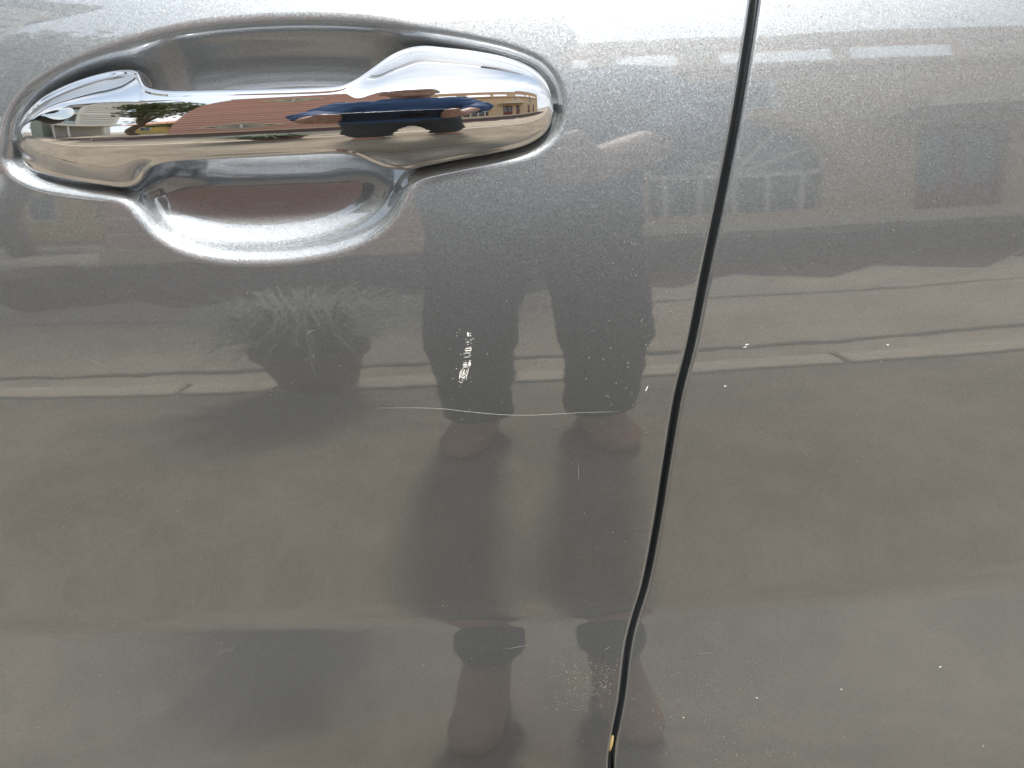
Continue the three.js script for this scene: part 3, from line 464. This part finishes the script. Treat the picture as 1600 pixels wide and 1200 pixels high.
tree('thin wide street tree with sparse leaves beside the terracotta house', [-6.9, KH, 9.4], 8.0, 0.5, 3000, lin(0.12, 0.14, 0.05));
tree('low leafy tree between the yellow house and the terracotta house', [-7.6, KH, 13.0], 3.8, 0.6, 4500, lin(0.10, 0.14, 0.04));
{
  const g = thing('potted_plant', 'brown clay pot of arching grassy leaves on the pavement', 'plant', [-0.575, KH, 1.50]);
  mesh(g, 'pot', new THREE.LatheGeometry([[0.001, 0.0], [0.115, 0.0], [0.12, 0.012], [0.155, 0.20], [0.172, 0.205], [0.175, 0.25], [0.158, 0.252], [0.152, 0.215], [0.001, 0.21]].map(q => new THREE.Vector2(...q)), 40), std(lin(0.17, 0.085, 0.06), 0.85));
  mesh(g, 'soil', new THREE.CylinderGeometry(0.151, 0.151, 0.012, 30), std(lin(0.05, 0.035, 0.025), 0.95), [0, 0.218, 0]);
  const bl = []; for (let k = 0; k < 420; k++) { const a = rnd() * 6.283, r0 = 0.11 * Math.sqrt(rnd()), out = 0.10 + 0.30 * rnd() * rnd() + 0.08 * rnd(), up = 0.10 + 0.24 * rnd(), pos = [], nor = [], idx = []; for (let i = 0; i <= 6; i++) { const t = i / 6, r = r0 + out * t, y = 0.222 + up * Math.sin(t * 2.1) * 1.0 - 0.06 * t * t, w = 0.007 * (1 - 0.85 * t); const cx = Math.cos(a) * r, cz = Math.sin(a) * r, tx = -Math.sin(a) * w, tz = Math.cos(a) * w; pos.push(cx - tx, y, cz - tz, cx + tx, y, cz + tz); nor.push(0, 1, 0, 0, 1, 0); if (i) { const q = 2 * i; idx.push(q - 2, q - 1, q, q - 1, q + 1, q); } } const b = new THREE.BufferGeometry(); b.setAttribute('position', new THREE.Float32BufferAttribute(pos, 3)); b.setAttribute('normal', new THREE.Float32BufferAttribute(nor, 3)); b.setIndex(idx); bl.push(b); }
  const f = mesh(g, 'foliage', mergeGeometries(bl), leafMat(lin(0.05, 0.078, 0.022))); f.userData.kind = 'stuff';
}

// ---------------------------------------------------------------- the photographer, met in the paint and in the handle
function bones(list, k) { return p => { let d = 1e9; for (const [a, b, ra, rb] of list) { const bx = b[0] - a[0], by = b[1] - a[1], bz = b[2] - a[2], px = p[0] - a[0], py = p[1] - a[1], pz = p[2] - a[2]; const t = Math.max(0, Math.min(1, (px * bx + py * by + pz * bz) / (bx * bx + by * by + bz * bz + 1e-12))); const e = Math.hypot(px - bx * t, py - by * t, pz - bz * t) - (ra + (rb - ra) * t); const h = Math.max(k - Math.abs(d - e), 0) / k; d = Math.min(d, e) - h * h * k * 0.25; } return d; }; }
function fieldGeo(f, c, half, cell) {
  const res = Math.ceil(2 * half / cell) + 4, mc = new MarchingCubes(res, new THREE.MeshBasicMaterial(), false, false, 400000), hs = res / 2; mc.isolation = 0;
  for (let k = 0; k < res; k++) for (let j = 0; j < res; j++) for (let i = 0; i < res; i++) mc.field[i + j * res + k * res * res] = -f([c[0] + (i - hs) / hs * half, c[1] + (j - hs) / hs * half, c[2] + (k - hs) / hs * half]);
  mc.update(); const n = mc.count, pos = new Float32Array(n * 3), nor = new Float32Array(n * 3), h = cell * 0.5;
  for (let i = 0; i < n; i++) { const p = [c[0] + mc.positionArray[3 * i] * half, c[1] + mc.positionArray[3 * i + 1] * half, c[2] + mc.positionArray[3 * i + 2] * half]; pos.set(p, 3 * i); const g = [0, 1, 2].map(q => { const u = p.slice(), v = p.slice(); u[q] += h; v[q] -= h; return f(u) - f(v); }), l = Math.hypot(...g) || 1; nor.set(g.map(x => x / l), 3 * i); }
  const geo = new THREE.BufferGeometry(); geo.setAttribute('position', new THREE.BufferAttribute(pos, 3)); geo.setAttribute('normal', new THREE.BufferAttribute(nor, 3)); return geo;
}
{
  const X = 0.055, Z = 0.96, per = thing('person', 'person in a blue shirt, grey trousers and brown shoes taking the photo', 'person', [X, 0, Z]);
  // joints, relative to the feet's middle; the person faces -z
  const look = camera.getWorldDirection(new THREE.Vector3()), right = new THREE.Vector3(1, 0, 0).applyQuaternion(camera.quaternion), upv = new THREE.Vector3(0, 1, 0).applyQuaternion(camera.quaternion);
  const ph = CAM.clone().addScaledVector(look, -0.012).addScaledVector(right, -0.028); // phone centre
  const L = v => [v.x - X, v.y, v.z - Z];
  const at = (r, u, d) => L(ph.clone().addScaledVector(right, r).addScaledVector(upv, u).addScaledVector(look, d));
  const hip = [[-0.10, 0.87, 0.05], [0.10, 0.87, 0.05]], knee = [[-0.135, 0.47, 0.0], [0.14, 0.47, 0.0]], ank = [[-0.135, 0.09, 0.03], [0.14, 0.09, 0.03]];
  const sh = [[-0.19, 1.33, 0.03], [0.19, 1.33, 0.03]], el = [[-0.25, 1.09, -0.20], [0.25, 1.10, -0.20]];
  const wr = [at(-0.125, -0.03, -0.045), at(0.125, -0.03, -0.045)];
  const head = [0.005, 1.51, -0.06], neck = [0, 1.38, 0.01];
  const torso = [[[-0.09, 0.92, 0.05], [-0.10, 1.22, 0.03], 0.12, 0.125], [[0.09, 0.92, 0.05], [0.10, 1.22, 0.03], 0.12, 0.125], [[0, 1.0, 0.03], [0, 1.25, 0.01], 0.14, 0.14], [[-0.12, 1.31, 0.03], [0.12, 1.31, 0.03], 0.085, 0.085]];
  // skin: head, neck, forearms, hands, shins in one mesh
  const armList = i => [[sh[i], el[i], 0.052, 0.042], [el[i], wr[i], 0.042, 0.027]];
  const bodyF = bones([[neck, [head[0], head[1] - 0.05, head[2] + 0.02], 0.055, 0.055], ...armList(0), ...armList(1), ...[0, 1].flatMap(i => [[hip[i], knee[i], 0.075, 0.052], [knee[i], ank[i], 0.05, 0.036]]), [[0, 0.92, 0.05], [0, 1.3, 0.03], 0.11, 0.11]], 0.03);
  const headF = p => { const e = Math.hypot((p[0] - head[0]) / 0.076, (p[1] - head[1] - 0.02) / 0.105, (p[2] - head[2] - 0.01) / 0.095) - 1; let d = e * 0.085; const jaw = bones([[[head[0], head[1] - 0.02, head[2] - 0.03], [head[0], head[1] - 0.085, head[2] - 0.06], 0.062, 0.036]], 0.02)(p), nose = bones([[[head[0], head[1] + 0.02, head[2] - 0.085], [head[0], head[1] - 0.02, head[2] - 0.112], 0.010, 0.016]], 0.01)(p), ear = bones([[[head[0] - 0.078, head[1] + 0.02, head[2] + 0.02], [head[0] - 0.08, head[1] - 0.02, head[2] + 0.012], 0.016, 0.011], [[head[0] + 0.078, head[1] + 0.02, head[2] + 0.02], [head[0] + 0.08, head[1] - 0.02, head[2] + 0.012], 0.016, 0.011]], 0.01)(p), brow = bones([[[head[0] - 0.04, head[1] + 0.035, head[2] - 0.078], [head[0] + 0.04, head[1] + 0.035, head[2] - 0.078], 0.016, 0.016]], 0.01)(p); const nk = bones([[neck, [head[0], head[1] - 0.05, head[2] + 0.02], 0.056, 0.056]], 0.02)(p); for (const [q, k] of [[jaw, 0.04], [nose, 0.014], [ear, 0.012], [brow, 0.02], [nk, 0.03]]) { const h = Math.max(k - Math.abs(d - q), 0) / k; d = Math.min(d, q) - h * h * k * 0.25; } for (const sx of [-0.034, 0.034]) { const ey = 0.017 - Math.hypot(p[0] - head[0] - sx, p[1] - head[1] - 0.012, p[2] - head[2] + 0.092); d = Math.max(d, ey); } return d; };
  const handF = i => { const s = i ? 1 : -1, b = []; const palmA = wr[i], palmB = at(s * 0.098, -0.012, -0.026); b.push([palmA, palmB, 0.026, 0.026], [palmA, at(s * 0.100, 0.014, -0.022), 0.022, 0.018]);
    for (let k = 0; k < 4; k++) { const u = 0.028 - k * 0.019, len = [0.9, 1, 0.95, 0.78][k]; const k0 = at(s * 0.104, u * 0.9 - 0.004, -0.016), k1 = at(s * 0.101, u, 0.004), k2 = at(s * (0.098 - 0.014 * len), u, 0.0165), k3 = at(s * (0.094 - 0.020 * len), u, 0.0165); b.push([k0, k1, 0.0095, 0.009], [k1, k2, 0.009, 0.0082], [k2, k3, 0.0082, 0.007]); }
    b.push([palmB, at(s * 0.082, -0.026, -0.022), 0.014, 0.011], [at(s * 0.082, -0.026, -0.022), at(s * 0.060, -0.018, -0.018), 0.011, 0.009]); return bones(b, 0.008); };
  const skinMat = std(lin(0.33, 0.185, 0.125), 0.55);
  const handMid = i => at((i ? 1 : -1) * 0.10, -0.01, -0.02);
  const body = mergeGeometries([fieldGeo(bodyF, [0, 0.75, -0.05], 0.80, 0.014), fieldGeo(headF, [head[0], head[1] - 0.02, head[2]], 0.17, 0.0045), fieldGeo(handF(0), handMid(0), 0.085, 0.0034), fieldGeo(handF(1), handMid(1), 0.085, 0.0034)]);
  mesh(per, 'body', body, skinMat);
  // clothing
  const wob = (p, a, f) => a * noise.noise(p[0] * f, p[1] * f, p[2] * f);
  const shirtBones = bones([...torso, ...[0, 1].flatMap(i => [[sh[i], el[i], 0.078, 0.066], [el[i], [el[i][0] * 0.55 + wr[i][0] * 0.45, el[i][1] * 0.55 + wr[i][1] * 0.45, el[i][2] * 0.55 + wr[i][2] * 0.45], 0.064, 0.052]]), [[0, 1.34, 0.03], [0, 1.40, 0.02], 0.085, 0.07]], 0.045);
  const shirtF = p => Math.max(shirtBones(p) + wob(p, 0.012, 13) + wob(p, 0.005, 34), 0.80 - p[1], p[1] - 1.425 - 0.5 * p[2]);
  mesh(per, 'shirt', fieldGeo(shirtF, [0, 1.08, -0.12], 0.46, 0.0085), std(lin(0.045, 0.085, 0.17), 0.9));
  const trBones = bones([...[0, 1].flatMap(i => [[hip[i], knee[i], 0.108, 0.088], [knee[i], [ank[i][0], 0.07, ank[i][2]], 0.086, 0.078]]), [[-0.08, 0.90, 0.05], [0.08, 0.90, 0.05], 0.13, 0.13]], 0.03);
  const trF = p => Math.max(trBones(p) + wob(p, 0.008, 11) + wob(p, 0.005, 30), 0.095 - p[1], p[1] - 0.97);
  mesh(per, 'trousers', fieldGeo(trF, [0, 0.50, 0.04], 0.50, 0.0095), std(lin(0.05, 0.052, 0.05), 0.92));
  for (const i of [0, 1]) { const s = i ? 1 : -1, a = [ank[i][0], 0.045, 0.08], b = [ank[i][0] + s * 0.03, 0.04, -0.10]; const sf = bones([[a, b, 0.046, 0.050], [[ank[i][0], 0.07, 0.045], [ank[i][0] + s * 0.014, 0.05, -0.03], 0.046, 0.05], [b, [b[0] + s * 0.006, 0.03, -0.15], 0.048, 0.034]], 0.03); mesh(per, 'shoe', fieldGeo(p => Math.max(sf(p), 0.002 - p[1]), [ank[i][0], 0.06, -0.03], 0.2, 0.006), std(lin(0.36, 0.18, 0.115), 0.5)); }
  const hairF = p => Math.max(Math.hypot((p[0] - head[0]) / 0.084, (p[1] - head[1] - 0.028) / 0.108, (p[2] - head[2] - 0.016) / 0.102) - 1, -(p[1] - head[1] - 0.045 + (p[2] - head[2]) * 1.1) * 10) * 0.08 + wob(p, 0.004, 60);
  mesh(per, 'hair', fieldGeo(hairF, [head[0], head[1] + 0.03, head[2] + 0.02], 0.15, 0.006), std(lin(0.02, 0.016, 0.013), 0.6));
  // phone, held level
  const phn = thing('smartphone', 'dark smartphone held level in both hands', 'phone', ph.toArray()); phn.quaternion.copy(camera.quaternion);
  mesh(phn, 'case', new RoundedBoxGeometry(0.162, 0.075, 0.009, 4, 0.004), std(lin(0.02, 0.03, 0.05), 0.3));
  mesh(phn, 'camera_bump', new RoundedBoxGeometry(0.034, 0.034, 0.0022, 3, 0.001), std(lin(0.012, 0.012, 0.014), 0.25), [0.030, 0, -0.0050]);
  mesh(phn, 'screen', new THREE.BoxGeometry(0.154, 0.068, 0.0006), new THREE.MeshPhysicalMaterial({ color: lin(0.02, 0.02, 0.022), roughness: 0.08 }), [0, 0, 0.0046]);
}
renderer.render(scene, camera);
